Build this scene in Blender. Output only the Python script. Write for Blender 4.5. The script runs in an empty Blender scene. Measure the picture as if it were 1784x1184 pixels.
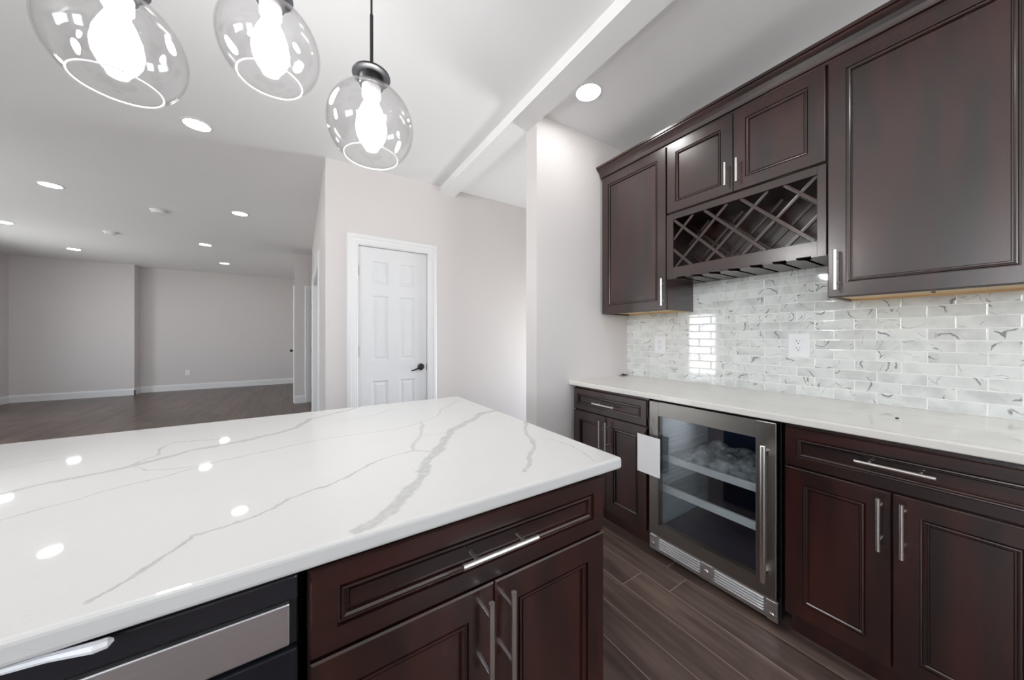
import bpy, bmesh, math, random
from mathutils import Vector, Matrix
random.seed(7)
sc = bpy.context.scene
COL = sc.collection
PI = math.pi

# ------------------------------------------------------------------ camera
CAM_H = 1.233
cd = bpy.data.cameras.new('camera')
cd.sensor_fit = 'HORIZONTAL'; cd.sensor_width = 36.0
cd.lens = 36.0 * 576.717 / 1784.0
cd.shift_y = -(592.0 - 586.018) / 1784.0
cd.clip_start = 0.02; cd.clip_end = 200
cam = bpy.data.objects.new('camera', cd); COL.objects.link(cam)
cam.location = (0, 0, CAM_H); cam.rotation_euler = (PI / 2, 0, -0.571355)
sc.camera = cam

# ------------------------------------------------------------------ view + world
sc.view_settings.view_transform = 'Standard'
sc.view_settings.look = 'None'
sc.view_settings.gamma = 1.0
sc.view_settings.exposure = 1.1
sc.view_settings.use_curve_mapping = False
sc.cycles.max_bounces = 14
sc.cycles.diffuse_bounces = 7
sc.cycles.glossy_bounces = 6
sc.cycles.transmission_bounces = 8
sc.cycles.transparent_max_bounces = 16
sc.cycles.sample_clamp_indirect = 3.0

SKY = 7.0          # daylight outside the windows
DOWNLIGHT = 25.0  # recessed ceiling lights
BULB = 54.0       # pendant bulbs

w = bpy.data.worlds.new('daylight'); sc.world = w; w.use_nodes = True
nt = w.node_tree; nt.nodes.clear()
out = nt.nodes.new('ShaderNodeOutputWorld'); bg = nt.nodes.new('ShaderNodeBackground')
tc = nt.nodes.new('ShaderNodeTexCoord'); sp = nt.nodes.new('ShaderNodeSeparateXYZ')
rp = nt.nodes.new('ShaderNodeValToRGB')
rp.color_ramp.elements[0].position = 0.0; rp.color_ramp.elements[0].color = (1.15, 1.14, 1.10, 1)
rp.color_ramp.elements[1].position = 0.52; rp.color_ramp.elements[1].color = (.93, .96, 1, 1)
e = rp.color_ramp.elements.new(0.46); e.color = (1.05, 1.05, 1.02, 1)
e = rp.color_ramp.elements.new(1.0); e.color = (.62, .78, 1.0, 1)
ma = nt.nodes.new('ShaderNodeMath'); ma.operation = 'MULTIPLY_ADD'; ma.inputs[1].default_value = .5; ma.inputs[2].default_value = .5
nt.links.new(tc.outputs['Generated'], sp.inputs[0]); nt.links.new(sp.outputs['Z'], ma.inputs[0])
nt.links.new(ma.outputs[0], rp.inputs[0]); nt.links.new(rp.outputs[0], bg.inputs['Color'])
bg.inputs['Strength'].default_value = SKY
nt.links.new(bg.outputs[0], out.inputs[0])

def portal(loc, rot, sx, sy):
    l = bpy.data.lights.new('window_portal', 'AREA'); l.shape = 'RECTANGLE'; l.size = sx; l.size_y = sy
    l.cycles.is_portal = True
    o = bpy.data.objects.new('window_portal', l); COL.objects.link(o)
    o.location = loc; o.rotation_euler = rot
CEIL = 2.753

# ------------------------------------------------------------------ node helpers
class NT:
    def __init__(s, name):
        s.m = bpy.data.materials.new(name); s.m.use_nodes = True
        s.t = s.m.node_tree; s.t.nodes.clear()
        s.out = s.t.nodes.new('ShaderNodeOutputMaterial')
    def n(s, ty, **kw):
        nd = s.t.nodes.new(ty)
        for k, v in kw.items(): setattr(nd, k, v)
        return nd
    def put(s, sock, v):
        if isinstance(v, bpy.types.NodeSocket): s.t.links.new(v, sock)
        elif v is not None: sock.default_value = v
    def math(s, op, a, b=None, c=None, clamp=False):
        nd = s.n('ShaderNodeMath', operation=op); nd.use_clamp = clamp
        s.put(nd.inputs[0], a)
        if b is not None: s.put(nd.inputs[1], b)
        if c is not None: s.put(nd.inputs[2], c)
        return nd.outputs[0]
    def vec(s, op, a, b=None, scale=None):
        nd = s.n('ShaderNodeVectorMath', operation=op)
        s.put(nd.inputs[0], a)
        if b is not None: s.put(nd.inputs[1], b)
        if scale is not None: s.put(nd.inputs['Scale'], scale)
        return nd.outputs['Value'] if op in ('DOT_PRODUCT', 'LENGTH', 'DISTANCE') else nd.outputs[0]
    def step(s, v, a, b):            # smoothstep a->b mapped to 0->1
        nd = s.n('ShaderNodeMapRange', interpolation_type='SMOOTHSTEP')
        s.put(nd.inputs['Value'], v); s.put(nd.inputs['From Min'], a); s.put(nd.inputs['From Max'], b)
        return nd.outputs['Result']
    def mix(s, f, a, b):
        nd = s.n('ShaderNodeMix', data_type='RGBA')
        s.put(nd.inputs['Factor'], f); s.put(nd.inputs['A'] if False else nd.inputs[6], a); s.put(nd.inputs[7], b)
        return nd.outputs[2]
    def noise(s, v, scale, detail=2.0, rough=.5, color=False, dist=0.0):
        nd = s.n('ShaderNodeTexNoise'); s.put(nd.inputs['Vector'], v); s.put(nd.inputs['Scale'], scale)
        nd.inputs['Detail'].default_value = detail; nd.inputs['Roughness'].default_value = rough
        nd.inputs['Distortion'].default_value = dist
        return nd.outputs['Color'] if color else nd.outputs['Fac']
    def pos(s):
        return s.n('ShaderNodeNewGeometry').outputs['Position']
    def objc(s):
        return s.n('ShaderNodeTexCoord').outputs['Object']
    def comb(s, x=0.0, y=0.0, z=0.0):
        nd = s.n('ShaderNodeCombineXYZ'); s.put(nd.inputs[0], x); s.put(nd.inputs[1], y); s.put(nd.inputs[2], z)
        return nd.outputs[0]
    def sep(s, v):
        nd = s.n('ShaderNodeSeparateXYZ'); s.put(nd.inputs[0], v); return nd.outputs
    def bump(s, h, strength=.3, dist=.002):
        nd = s.n('ShaderNodeBump'); s.put(nd.inputs['Height'], h)
        nd.inputs['Strength'].default_value = strength; nd.inputs['Distance'].default_value = dist
        return nd.outputs[0]
    def bsdf(s, color, rough=.5, metal=0.0, spec=None, normal=None, coat=0.0, coatr=.1, alpha=None, emit=None, estr=0.0, trans=0.0, ior=None, aniso=0.0):
        b = s.n('ShaderNodeBsdfPrincipled')
        if isinstance(color, tuple) and len(color) == 3: color = color + (1,)
        s.put(b.inputs['Base Color'], color); s.put(b.inputs['Roughness'], rough); s.put(b.inputs['Metallic'], metal)
        if spec is not None: s.put(b.inputs['Specular IOR Level'], spec)
        if ior is not None: b.inputs['IOR'].default_value = ior
        if normal is not None: s.put(b.inputs['Normal'], normal)
        b.inputs['Coat Weight'].default_value = coat; b.inputs['Coat Roughness'].default_value = coatr
        b.inputs['Transmission Weight'].default_value = trans
        b.inputs['Anisotropic'].default_value = aniso
        if emit is not None:
            b.inputs['Emission Color'].default_value = emit + (1,); b.inputs['Emission Strength'].default_value = estr
        return b.outputs[0]
    def done(s, sh):
        s.t.links.new(sh, s.out.inputs['Surface']); return s.m

def plain(name, color, rough=.5, metal=0.0, spec=None, nscale=None, namt=.04, coat=0.0):
    t = NT(name)
    c = color + (1,)
    if nscale:
        f = t.noise(t.objc(), nscale, 3)
        lo = tuple(max(0, x * (1 - namt)) for x in color) + (1,); hi = tuple(min(1, x * (1 + namt)) for x in color) + (1,)
        c = t.mix(f, lo, hi)
    return t.done(t.bsdf(c, rough, metal, spec, coat=coat))

def paint(name, color, rough=.55):
    t = NT(name); p = t.pos()
    f = t.noise(p, 1.3, 2)
    c = t.mix(f, tuple(x * .985 for x in color) + (1,), tuple(x * 1.015 for x in color) + (1,))
    return t.done(t.bsdf(c, rough, spec=.2, normal=t.bump(t.noise(p, 260, 2), .05, .001)))

M_WALL = paint('greige_wall_paint', (.64, .61, .605), .5)
M_CEIL = paint('white_ceiling_paint', (.84, .84, .845), .7)
M_TRIM = plain('white_trim_paint', (.74, .74, .75), .42)
M_DOOR = plain('white_door_paint', (.70, .705, .72), .5, spec=.25)
M_PLASTIC = plain('white_plastic', (.82, .82, .84), .3)
M_SLOT = plain('dark_slot', (.015, .015, .015), .6)
M_BRONZE = plain('dark_bronze', (.045, .04, .04), .35, .8)
M_BLACK = plain('black_metal', (.02, .02, .022), .4, .3)
M_GAP = plain('black_plastic', (.012, .012, .013), .45)
M_CARD = plain('white_card', (.86, .86, .88), .7)
M_STRING = plain('dark_string', (.06, .055, .05), .8)
M_SOCKET = plain('white_socket', (.42, .41, .40), .4)
M_NAVY = plain('navy_liner', (.010, .030, .085), .35)
M_LINER = plain('glare_pale_liner', (.66, .75, .80), .3)  # pale tone stands in for floor glare reflected in the cooler glass
M_SHELF = plain('pale_shelf_front', (.74, .74, .72), .35)

def m_wood(name, dark, light, rough, axis, spec=.5):
    t = NT(name); p = t.objc()
    s = [9.0, 9.0, 9.0]; s[axis] = .9
    g = t.noise(t.vec('MULTIPLY', p, tuple(s)), 2.2, 2, .45)
    c = t.mix(t.step(g, .25, .75), dark + (1,), light + (1,))
    return t.done(t.bsdf(c, rough, spec=spec, ior=1.54))
M_CAB = m_wood('espresso_wood', (.008, .0021, .0017), (.036, .0066, .0042), .27, 2, 1.0)
M_CABX = m_wood('espresso_wood_rail', (.008, .0021, .0017), (.036, .0066, .0042), .27, 0, 1.0)
M_PLY = m_wood('maple_plywood', (.62, .42, .22), (.80, .60, .36), .5, 0, .4)

def m_metal(name, color, rough, axis, aniso=.4):
    t = NT(name); p = t.objc()
    s = [600.0, 600.0, 600.0]; s[axis] = 4.0
    g = t.noise(t.vec('MULTIPLY', p, tuple(s)), 1.0, 2)
    return t.done(t.bsdf(t.mix(g, tuple(x * .93 for x in color) + (1,), tuple(min(1, x * 1.06) for x in color) + (1,)),
                         t.math('MULTIPLY_ADD', g, .1, rough - .05), 1.0))
M_STEEL = m_metal('brushed_steel', (.32, .30, .28), .30, 0)
M_GRILLE = m_metal('bright_steel', (.74, .75, .77), .28, 0)
M_NICKEL = plain('satin_nickel', (.80, .78, .75), .26, 1.0)
M_NICKELX = plain('satin_nickel_bar', (.72, .70, .67), .30, 1.0)

def m_glass(name, tint=(.97, .98, .98), ior=1.5, rough=0.0, gloss=1.0):
    t = NT(name)
    fr = t.n('ShaderNodeFresnel')
    bf = t.n('ShaderNodeNewGeometry').outputs['Backfacing']
    t.put(fr.inputs['IOR'], t.math('MULTIPLY_ADD', bf, 1.0 / ior - ior, ior))
    tr = t.n('ShaderNodeBsdfTransparent'); tr.inputs['Color'].default_value = tint + (1,)
    gl = t.n('ShaderNodeBsdfGlossy'); gl.inputs['Roughness'].default_value = rough
    mx = t.n('ShaderNodeMixShader')
    t.put(mx.inputs[0], t.math('MULTIPLY', fr.outputs[0], gloss, clamp=True)); t.put(mx.inputs[1], tr.outputs[0]); t.put(mx.inputs[2], gl.outputs[0])
    return t.done(mx.outputs[0])
M_GLASS = m_glass('clear_globe_glass', (.988, .988, .99), 1.5)
M_PANE = m_glass('window_glass', (.97, .98, .98), 1.45)
M_TINT = m_glass('tinted_cooler_glass', (.88, .91, .93), 1.55, gloss=2.8)
def m_film(name):
    t = NT(name)
    tr = t.n('ShaderNodeBsdfTransparent')
    b = t.bsdf((.85, .86, .86), .18, spec=.8)
    mx = t.n('ShaderNodeMixShader')
    f = t.step(t.noise(t.objc(), 25, 3, .5), .35, .75)
    t.put(mx.inputs[0], t.math('MULTIPLY_ADD', f, .5, .28)); t.put(mx.inputs[1], tr.outputs[0]); t.put(mx.inputs[2], b)
    return t.done(mx.outputs[0])
M_FILM = m_film('clear_plastic_film')
def m_rim(name):
    t = NT(name)
    tr = t.n('ShaderNodeBsdfTranslucent'); tr.inputs['Color'].default_value = (.95, .95, .95, 1)
    b = t.bsdf((.92, .92, .92), .08, spec=.8)
    mx = t.n('ShaderNodeMixShader'); mx.inputs[0].default_value = .5
    t.put(mx.inputs[1], tr.outputs[0]); t.put(mx.inputs[2], b)
    return t.done(mx.outputs[0])
M_RIM = m_rim('ground_glass_rim')

def m_emit(name, col, s):
    t = NT(name); em = t.n('ShaderNodeEmission'); em.inputs['Color'].default_value = col + (1,); em.inputs['Strength'].default_value = s
    return t.done(em.outputs[0])
M_LENS = m_emit('downlight_lens', (1.0, .995, .985), DOWNLIGHT)
M_BULB = m_emit('lit_bulb', (1.0, .995, .985), BULB)

# floor planks along Y
def m_floor():
    t = NT('dark_wood_planks'); p = t.pos(); X, Y, Z = t.sep(p)
    pitch = .149; L = 1.22
    u = t.math('DIVIDE', t.math('SUBTRACT', X, 1.656 - 40 * pitch), pitch)
    col = t.math('FLOOR', u); fu = t.math('SUBTRACT', u, col)
    wn = t.n('ShaderNodeTexWhiteNoise', noise_dimensions='1D'); t.put(wn.inputs['W'], col)
    off = t.math('MULTIPLY', wn.outputs['Value'], L)
    v = t.math('DIVIDE', t.math('ADD', Y, off), L); row = t.math('FLOOR', v); fv = t.math('SUBTRACT', v, row)
    du = t.math('MULTIPLY', t.math('MINIMUM', fu, t.math('SUBTRACT', 1.0, fu)), pitch)
    dv = t.math('MULTIPLY', t.math('MINIMUM', fv, t.math('SUBTRACT', 1.0, fv)), L)
    d = t.math('MINIMUM', du, dv)
    w2 = t.n('ShaderNodeTexWhiteNoise', noise_dimensions='2D'); t.put(w2.inputs['Vector'], t.comb(col, row, 0.0))
    q = t.vec('ADD', t.vec('MULTIPLY', p, (26.0, 2.0, 1.0)), t.vec('SCALE', w2.outputs['Color'], scale=30.0))
    g = t.noise(q, 1.0, 4, .55, dist=.2)
    blot = t.noise(t.vec('ADD', t.vec('MULTIPLY', p, (3.0, 1.2, 1.0)), t.vec('SCALE', w2.outputs['Color'], scale=9.0)), 2.0, 3)
    f = t.math('ADD', t.math('MULTIPLY', g, .62), t.math('MULTIPLY', blot, .38))
    c = t.mix(t.step(f, .28, .72), (.050, .034, .029, 1), (.158, .110, .090, 1))
    tone = t.math('MULTIPLY_ADD', w2.outputs['Value'], .5, .75)
    c = t.vec('SCALE', c, scale=tone)
    joint = t.math('SUBTRACT', 1.0, t.step(d, .0010, .0022))
    c = t.mix(t.math('MULTIPLY', joint, .9), c, (.33, .265, .23, 1))  # joints coloured light to imitate plank bevels catching the light
    h = t.math('ADD', t.math('MULTIPLY', t.step(d, 0.0, .003), .6), t.math('MULTIPLY', g, .25))
    return t.done(t.bsdf(c, t.math('MULTIPLY_ADD', g, .10, .25), spec=.25, normal=t.bump(h, .25, .0012)))
M_FLOOR = m_floor()

# glossy marble-look subway tile on the plane x = const
def m_tile():
    t = NT('marble_subway_tile'); p = t.pos(); X, Y, Z = t.sep(p)
    TW, TH = .150, .050
    v = t.math('DIVIDE', t.math('SUBTRACT', Z, .917), TH); row = t.math('FLOOR', v); fv = t.math('SUBTRACT', v, row)
    odd = t.math('FLOORED_MODULO', row, 2.0)
    u = t.math('ADD', t.math('DIVIDE', t.math('SUBTRACT', Y, .083 - 30 * TW), TW), t.math('MULTIPLY', odd, .5))
    col = t.math('FLOOR', u); fu = t.math('SUBTRACT', u, col)
    du = t.math('MULTIPLY', t.math('MINIMUM', fu, t.math('SUBTRACT', 1.0, fu)), TW)
    dv = t.math('MULTIPLY', t.math('MINIMUM', fv, t.math('SUBTRACT', 1.0, fv)), TH)
    d = t.math('MINIMUM', du, dv)
    wn = t.n('ShaderNodeTexWhiteNoise', noise_dimensions='2D'); t.put(wn.inputs['Vector'], t.comb(col, row, 0.0))
    rnd = wn.outputs['Color']; rv = wn.outputs['Value']
    q = t.vec('ADD', t.comb(Y, Z, 0.0), t.vec('SCALE', rnd, scale=11.0))
    warp = t.vec('SCALE', t.vec('SUBTRACT', t.noise(q, 16, 3, .55, color=True), (.5, .5, .5)), scale=.05)
    qq = t.vec('ADD', q, warp)
    cloud = t.step(t.noise(qq, 12, 3, .5), .25, .62)
    c = t.mix(cloud, (.58, .595, .585, 1), (.735, .76, .74, 1))
    tone = t.math('MULTIPLY_ADD', rv, .14, .92)
    c = t.vec('SCALE', c, scale=tone)
    # curled dark veins: thin rings of a warped cell distance, broken up
    vo = t.n('ShaderNodeTexVoronoi', voronoi_dimensions='2D', feature='F1'); t.put(vo.inputs['Vector'], qq); vo.inputs['Scale'].default_value = 8.5
    dist = vo.outputs['Distance']
    def ring(r, wd, thr, q_scale):
        a = t.math('ABSOLUTE', t.math('SUBTRACT', dist, r))
        wv = t.math('MULTIPLY', t.noise(qq, 40, 2), wd * 2.2)
        m = t.math('SUBTRACT', 1.0, t.step(t.math('DIVIDE', a, wv), .35, 1.0))
        gate = t.step(t.noise(q, q_scale, 1), thr, thr + .10)
        return t.math('MULTIPLY', m, gate)
    m1 = ring(.36, .030, .50, 15); m2 = ring(.24, .016, .55, 20); m3 = ring(.46, .016, .50, 12)
    mm = t.math('MAXIMUM', t.math('MULTIPLY', m1, .85), t.math('MAXIMUM', t.math('MULTIPLY', m2, .45), t.math('MULTIPLY', m3, .38)))
    c = t.mix(mm, c, (.20, .20, .21, 1))
    grout = t.math('SUBTRACT', 1.0, t.step(d, .0012, .0018))
    c = t.mix(grout, c, (.86, .85, .82, 1))
    rough = t.math('MULTIPLY_ADD', grout, .5, .05)
    h = t.math('ADD', t.step(d, .0006, .0045), t.math('MULTIPLY', t.noise(q, 22, 2), .12))
    return t.done(t.bsdf(c, rough, spec=.6, normal=t.bump(h, .32, .0014)))
M_TILE = m_tile()

# veined quartz: list of (polyline in x,y ; half width ; strength)
def m_quartz(name, veins, base, veincol, seed):
    t = NT(name); p = t.pos(); X, Y, Z = t.sep(p)
    P0 = t.comb(t.math('ADD', X, t.math('MULTIPLY', t.math('SUBTRACT', Z, .912), 1.6)), Y, 0.0)
    P1 = t.vec('ADD', P0, t.vec('SCALE', t.vec('SUBTRACT', t.noise(t.vec('ADD', P0, (seed, 0.0, 0.0)), 13, 3, .6, color=True), (.5, .5, .5)), scale=.032))
    P1 = t.vec('ADD', P1, t.vec('SCALE', t.vec('SUBTRACT', t.noise(P0, 90, 3, .65, color=True), (.5, .5, .5)), scale=.009))
    P1 = t.vec('MULTIPLY', P1, (1.0, 1.0, 0.0))
    wn = t.noise(P0, 16, 2)
    breakup = t.noise(P0, 55, 4, .7)
    total = None; prev = None
    for pts, hw, st in veins:
        dmin = None
        for a, b in zip(pts[:-1], pts[1:]):
            ab = (b[0] - a[0], b[1] - a[1], 0.0); L2 = max(ab[0] ** 2 + ab[1] ** 2, 1e-6)
            if prev is None: Pk = P1
            else:            # order the evaluation so the shader stays small
                mv = t.n('ShaderNodeVectorMath', operation='MULTIPLY_ADD')
                t.put(mv.inputs[0], prev); t.put(mv.inputs[1], (1e-6, 1e-6, 0.0)); t.put(mv.inputs[2], P1); Pk = mv.outputs[0]
            pa = t.vec('SUBTRACT', Pk, (a[0], a[1], 0.0))
            k = t.math('DIVIDE', t.vec('DOT_PRODUCT', pa, ab), L2, clamp=True)
            d = t.vec('DISTANCE', pa, t.vec('SCALE', ab, scale=k)); prev = d
            dmin = d if dmin is None else t.math('MINIMUM', dmin, d)
        wv = t.math('MULTIPLY', t.math('MULTIPLY_ADD', wn, 1.7, .15), hw)
        r = t.math('DIVIDE', dmin, wv)
        m = t.math('SUBTRACT', 1.0, t.step(t.math('ADD', r, t.math('MULTIPLY', t.math('SUBTRACT', breakup, .5), 1.1)), .55, 1.05))
        m = t.math('MULTIPLY', m, t.math('MULTIPLY_ADD', t.step(breakup, .3, .62), .5 * st, .5 * st))
        total = m if total is None else t.math('MAXIMUM', total, m)
        prev = total
    cloud = t.step(t.noise(P0, 4.0, 4, .6), .45, .8)
    speck = t.step(t.noise(P0, 150, 2, .8), .60, .72)
    faint = t.math('MULTIPLY', t.math('MULTIPLY', speck, t.step(t.noise(P0, 6, 2), .5, .7)), .16)
    total = t.math('MAXIMUM', total, faint)
    total = t.math('ADD', total, t.math('MULTIPLY', cloud, .05), clamp=True)
    c = t.mix(total, base + (1,), veincol + (1,))
    return t.done(t.bsdf(c, .032, spec=.5))
V_ISLAND = [
 ([(.76, 1.24), (.648, 1.226), (.549, 1.137), (.447, 1.063), (.391, .983), (.328, .891), (.274, .819), (.234, .735), (.188, .681), (.146, .631), (.108, .606), (.085, .594)], .0165, .56),
 ([(.673, 1.522), (.525, 1.383), (.462, 1.274), (.38, 1.215), (.282, 1.169), (.189, 1.179), (.05, 1.177), (-.055, 1.149), (-.158, 1.119), (-.249, 1.061), (-.333, 1.023), (-.433, .955), (-.6, .86)], .004, .45),
 ([(.307, .888), (.271, .928), (.211, .911), (.145, .876), (.097, .834), (.05, .802), (-.009, .787), (-.056, .74), (-.102, .724), (-.136, .716), (-.157, .669), (-.212, .612)], .0045, .60),
 ([(.386, 1.211), (.356, 1.109), (.327, 1.045), (.293, .986), (.271, .928)], .007, .42),
 ([(.34, 1.049), (.407, 1.04)], .003, .4),
 ([(.23, 1.64), (.187, 1.585), (.04, 1.496), (-.006, 1.377), (-.133, 1.295), (-.24, 1.269), (-.346, 1.185), (-.465, 1.146), (-.52, 1.11), (-.9, .98)], .012, .50),
 ([(-.339, 1.18), (-.294, 1.126), (-.181, 1.092)], .003, .42),
 ([(-.75, 1.30), (-.604, 1.333), (-.558, 1.362), (-.488, 1.362)], .004, .42),
 ([(-.191, 1.353), (-.311, 1.389), (-.325, 1.323), (-.318, 1.268), (-.346, 1.185)], .004, .5),
 ([(.715, 1.01), (.628, .886), (.609, .822), (.579, .765), (.523, .717), (.454, .64)], .008, .58),
 ([(.62, .836), (.66, .8), (.674, .722), (.656, .648), (.638, .599)], .003, .42),
 ([(.351, 1.516), (.279, 1.445), (.201, 1.408), (.117, 1.414)], .003, .4),
]
M_QUARTZ = m_quartz('white_veined_quartz', V_ISLAND, (.62, .617, .606), (.32, .32, .32), 0.0)
V_WALL = [
 ([(1.66, 1.70), (1.72, 1.50), (1.70, 1.30), (1.80, .95), (1.86, .6), (1.90, .2), (1.98, -.1)], .006, .30),
 ([(2.05, 1.5), (2.0, 1.2), (2.1, .8), (2.04, .45), (2.12, .1), (2.10, -.1)], .007, .26),
 ([(1.70, .45), (1.665, .2), (1.70, .08), (1.65, -.05)], .006, .40),
 ([(1.66, 1.62), (1.69, 1.58), (1.65, 1.52)], .006, .35),
]
M_QUARTZ2 = m_quartz('cream_veined_quartz', V_WALL, (.735, .715, .675), (.45, .44, .42), 5.0)

# ------------------------------------------------------------------ mesh helpers
class MB:
    """collects shapes and links them as ONE mesh object"""
    def __init__(s): s.bm = bmesh.new()
    def box(s, lo, hi, bev=0.0, seg=2, mat=None):
        lo = Vector(lo); hi = Vector(hi)
        t = bmesh.new()
        bmesh.ops.create_cube(t, size=1.0)
        for v in t.verts:
            v.co = Vector([lo[i] + (v.co[i] + .5) * (hi[i] - lo[i]) for i in range(3)])
        if bev > 0:
            bmesh.ops.bevel(t, geom=t.edges[:], offset=bev, segments=seg, profile=.5, affect='EDGES')
        if mat is not None: t.transform(mat)
        s._join(t); return s
    def _join(s, t):
        me = bpy.data.meshes.new('tmp'); t.to_mesh(me); t.free()
        s.bm.from_mesh(me); bpy.data.meshes.remove(me)
    def cyl(s, a, b, r, seg=20, r2=None, caps=True):
        a = Vector(a); b = Vector(b); d = b - a
        t = bmesh.new()
        bmesh.ops.create_cone(t, cap_ends=caps, segments=seg, radius1=r, radius2=r if r2 is None else r2, depth=d.length)
        q = Vector((0, 0, 1)).rotation_difference(d.normalized())
        t.transform(Matrix.Translation((a + b) / 2) @ q.to_matrix().to_4x4())
        s._join(t); return s
    def lathe(s, prof, seg=40, mat=None, close=False):
        t = bmesh.new(); rings = []
        for r, z in prof:
            if r < 1e-6: rings.append([t.verts.new((0, 0, z))])
            else: rings.append([t.verts.new((r * math.cos(2 * PI * i / seg), r * math.sin(2 * PI * i / seg), z)) for i in range(seg)])
        n = len(rings)
        for k in range(n if close else n - 1):
            A = rings[k]; B = rings[(k + 1) % n]
            for i in range(seg):
                j = (i + 1) % seg
                if len(A) == 1 and len(B) == 1: continue
                if len(A) == 1: t.faces.new((A[0], B[j], B[i]))
                elif len(B) == 1: t.faces.new((A[i], A[j], B[0]))
                else: t.faces.new((A[i], A[j], B[j], B[i]))
        bmesh.ops.recalc_face_normals(t, faces=t.faces[:])
        if mat is not None: t.transform(mat)
        s._join(t); return s
    def tube(s, pts, r, seg=10):
        pts = [Vector(p) for p in pts]; t = bmesh.new(); rings = []
        rs = r if isinstance(r, (list, tuple)) else [r] * len(pts)
        up = Vector((0, 0, 1))
        for i, p in enumerate(pts):
            d = (pts[min(i + 1, len(pts) - 1)] - pts[max(i - 1, 0)]).normalized()
            u = d.cross(up)
            if u.length < 1e-3: u = d.cross(Vector((1, 0, 0)))
            u.normalize(); v = d.cross(u)
            rings.append([t.verts.new(p + rs[i] * (math.cos(2 * PI * k / seg) * u + math.sin(2 * PI * k / seg) * v)) for k in range(seg)])
        for A, B in zip(rings[:-1], rings[1:]):
            for k in range(seg): t.faces.new((A[k], A[(k + 1) % seg], B[(k + 1) % seg], B[k]))
        t.faces.new(rings[0][::-1]); t.faces.new(rings[-1])
        bmesh.ops.recalc_face_normals(t, faces=t.faces[:])
        s._join(t); return s
    def prism(s, poly, axis, lo, hi):
        """polygon in the two other axes (in xyz order) extruded along axis"""
        t = bmesh.new(); oth = [i for i in range(3) if i != axis]
        def mk(pt, c):
            v = [0, 0, 0]; v[oth[0]], v[oth[1]] = pt; v[axis] = c; return t.verts.new(v)
        A = [mk(p, lo) for p in poly]; B = [mk(p, hi) for p in poly]
        t.faces.new(A); t.faces.new(B[::-1])
        for i in range(len(poly)):
            j = (i + 1) % len(poly); t.faces.new((A[i], B[i], B[j], A[j]))
        bmesh.ops.recalc_face_normals(t, faces=t.faces[:])
        s._join(t); return s
    def front(s, x0, z0, x1, z1, rings, back, yoff=0.0):
        """profiled panel facing -y: rings = [(inset, y)...] from the outer edge inwards"""
        t = bmesh.new(); R = []
        def rect(i, y):
            return [t.verts.new(c) for c in ((x0 + i, y + yoff, z0 + i), (x1 - i, y + yoff, z0 + i), (x1 - i, y + yoff, z1 - i), (x0 + i, y + yoff, z1 - i))]
        R.append(rect(0, back))
        for i, y in rings: R.append(rect(i, y))
        t.faces.new(R[0][::-1])
        for A, B in zip(R[:-1], R[1:]):
            for k in range(4): t.faces.new((A[k], A[(k + 1) % 4], B[(k + 1) % 4], B[k]))
        t.faces.new(R[-1])
        bmesh.ops.recalc_face_normals(t, faces=t.faces[:])
        s._join(t); return s
    def build(s, name, mat, parent=None, smooth=False, loc=None):
        me = bpy.data.meshes.new(name); s.bm.to_mesh(me); s.bm.free()
        o = bpy.data.objects.new(name, me); COL.objects.link(o)
        for m in (mat if isinstance(mat, list) else [mat]): me.materials.append(m)
        if smooth:
            for f in me.polygons: f.use_smooth = True
            try: me.set_sharp_from_angle(angle=math.radians(40))
            except Exception: pass
        if parent is not None: o.parent = parent
        if loc is not None: o.location = loc
        return o
def empty(name, loc, rz=0.0):
    o = bpy.data.objects.new(name, None); COL.objects.link(o); o.empty_display_size = .05
    o.location = loc; o.rotation_euler = (0, 0, rz); return o
def tag(o, label, cat, group=None, kind=None):
    o['label'] = label; o['category'] = cat
    if group: o['group'] = group
    if kind: o['kind'] = kind
    return o
def struct(o, label=None, cat=None):
    o['kind'] = 'structure'
    if label: o['label'] = label
    if cat: o['category'] = cat
    return o
def part(o, label): o['label'] = label; return o
def copy_tree(o, parent=None):
    c = o.copy(); COL.objects.link(c)
    if parent is not None: c.parent = parent
    for ch in list(o.children): copy_tree(ch, c)
    return c

# ------------------------------------------------------------------ setting: shell
XR = 2.305; YW = 1.80; YD = 3.215; XC = .187; YS = 7.30; XS = -.074; YF = 10.50; YN = 10.20; XN = -2.93; XL = -4.53; YB = -2.6; XE = 3.3
struct(MB().box((XL - .2, YB - .2, -.12), (XE + .2, YF + .2, 0)).build('floor', M_FLOOR), 'dark brown wood plank floor running to the far room', 'floor')
struct(MB().box((XL - .2, YB - .2, CEIL), (XE + .2, YF + .2, CEIL + .12)).build('ceiling', M_CEIL), 'white flat ceiling dotted with round recessed lights', 'ceiling')
struct(MB().box((1.203, YB, 2.68), (1.356, YD, CEIL)).build('ceiling_beam', M_CEIL), 'white boxed beam crossing the kitchen ceiling to the door wall', 'beam')
struct(MB().box((XR, YB, 0), (XR + .14, YW, CEIL)).build('wall_right', M_WALL), 'pale wall behind the tiles and dark cabinets', 'wall')
struct(MB().box((1.356, YW, 0), (XR + .14, 1.922, CEIL)).build('wall_wing', M_WALL), 'pale stub wall at the far end of the cabinet run', 'wall')
# door wall with the six panel door
b = MB(); b.box((XC, YD, 0), (.425, YD + .12, CEIL)); b.box((1.088, YD, 0), (XE, YD + .12, CEIL)); b.box((.425, YD, 2.068), (1.088, YD + .12, CEIL))
struct(b.build('wall_front', M_WALL), 'pale wall holding the white six-panel door', 'wall')
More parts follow.
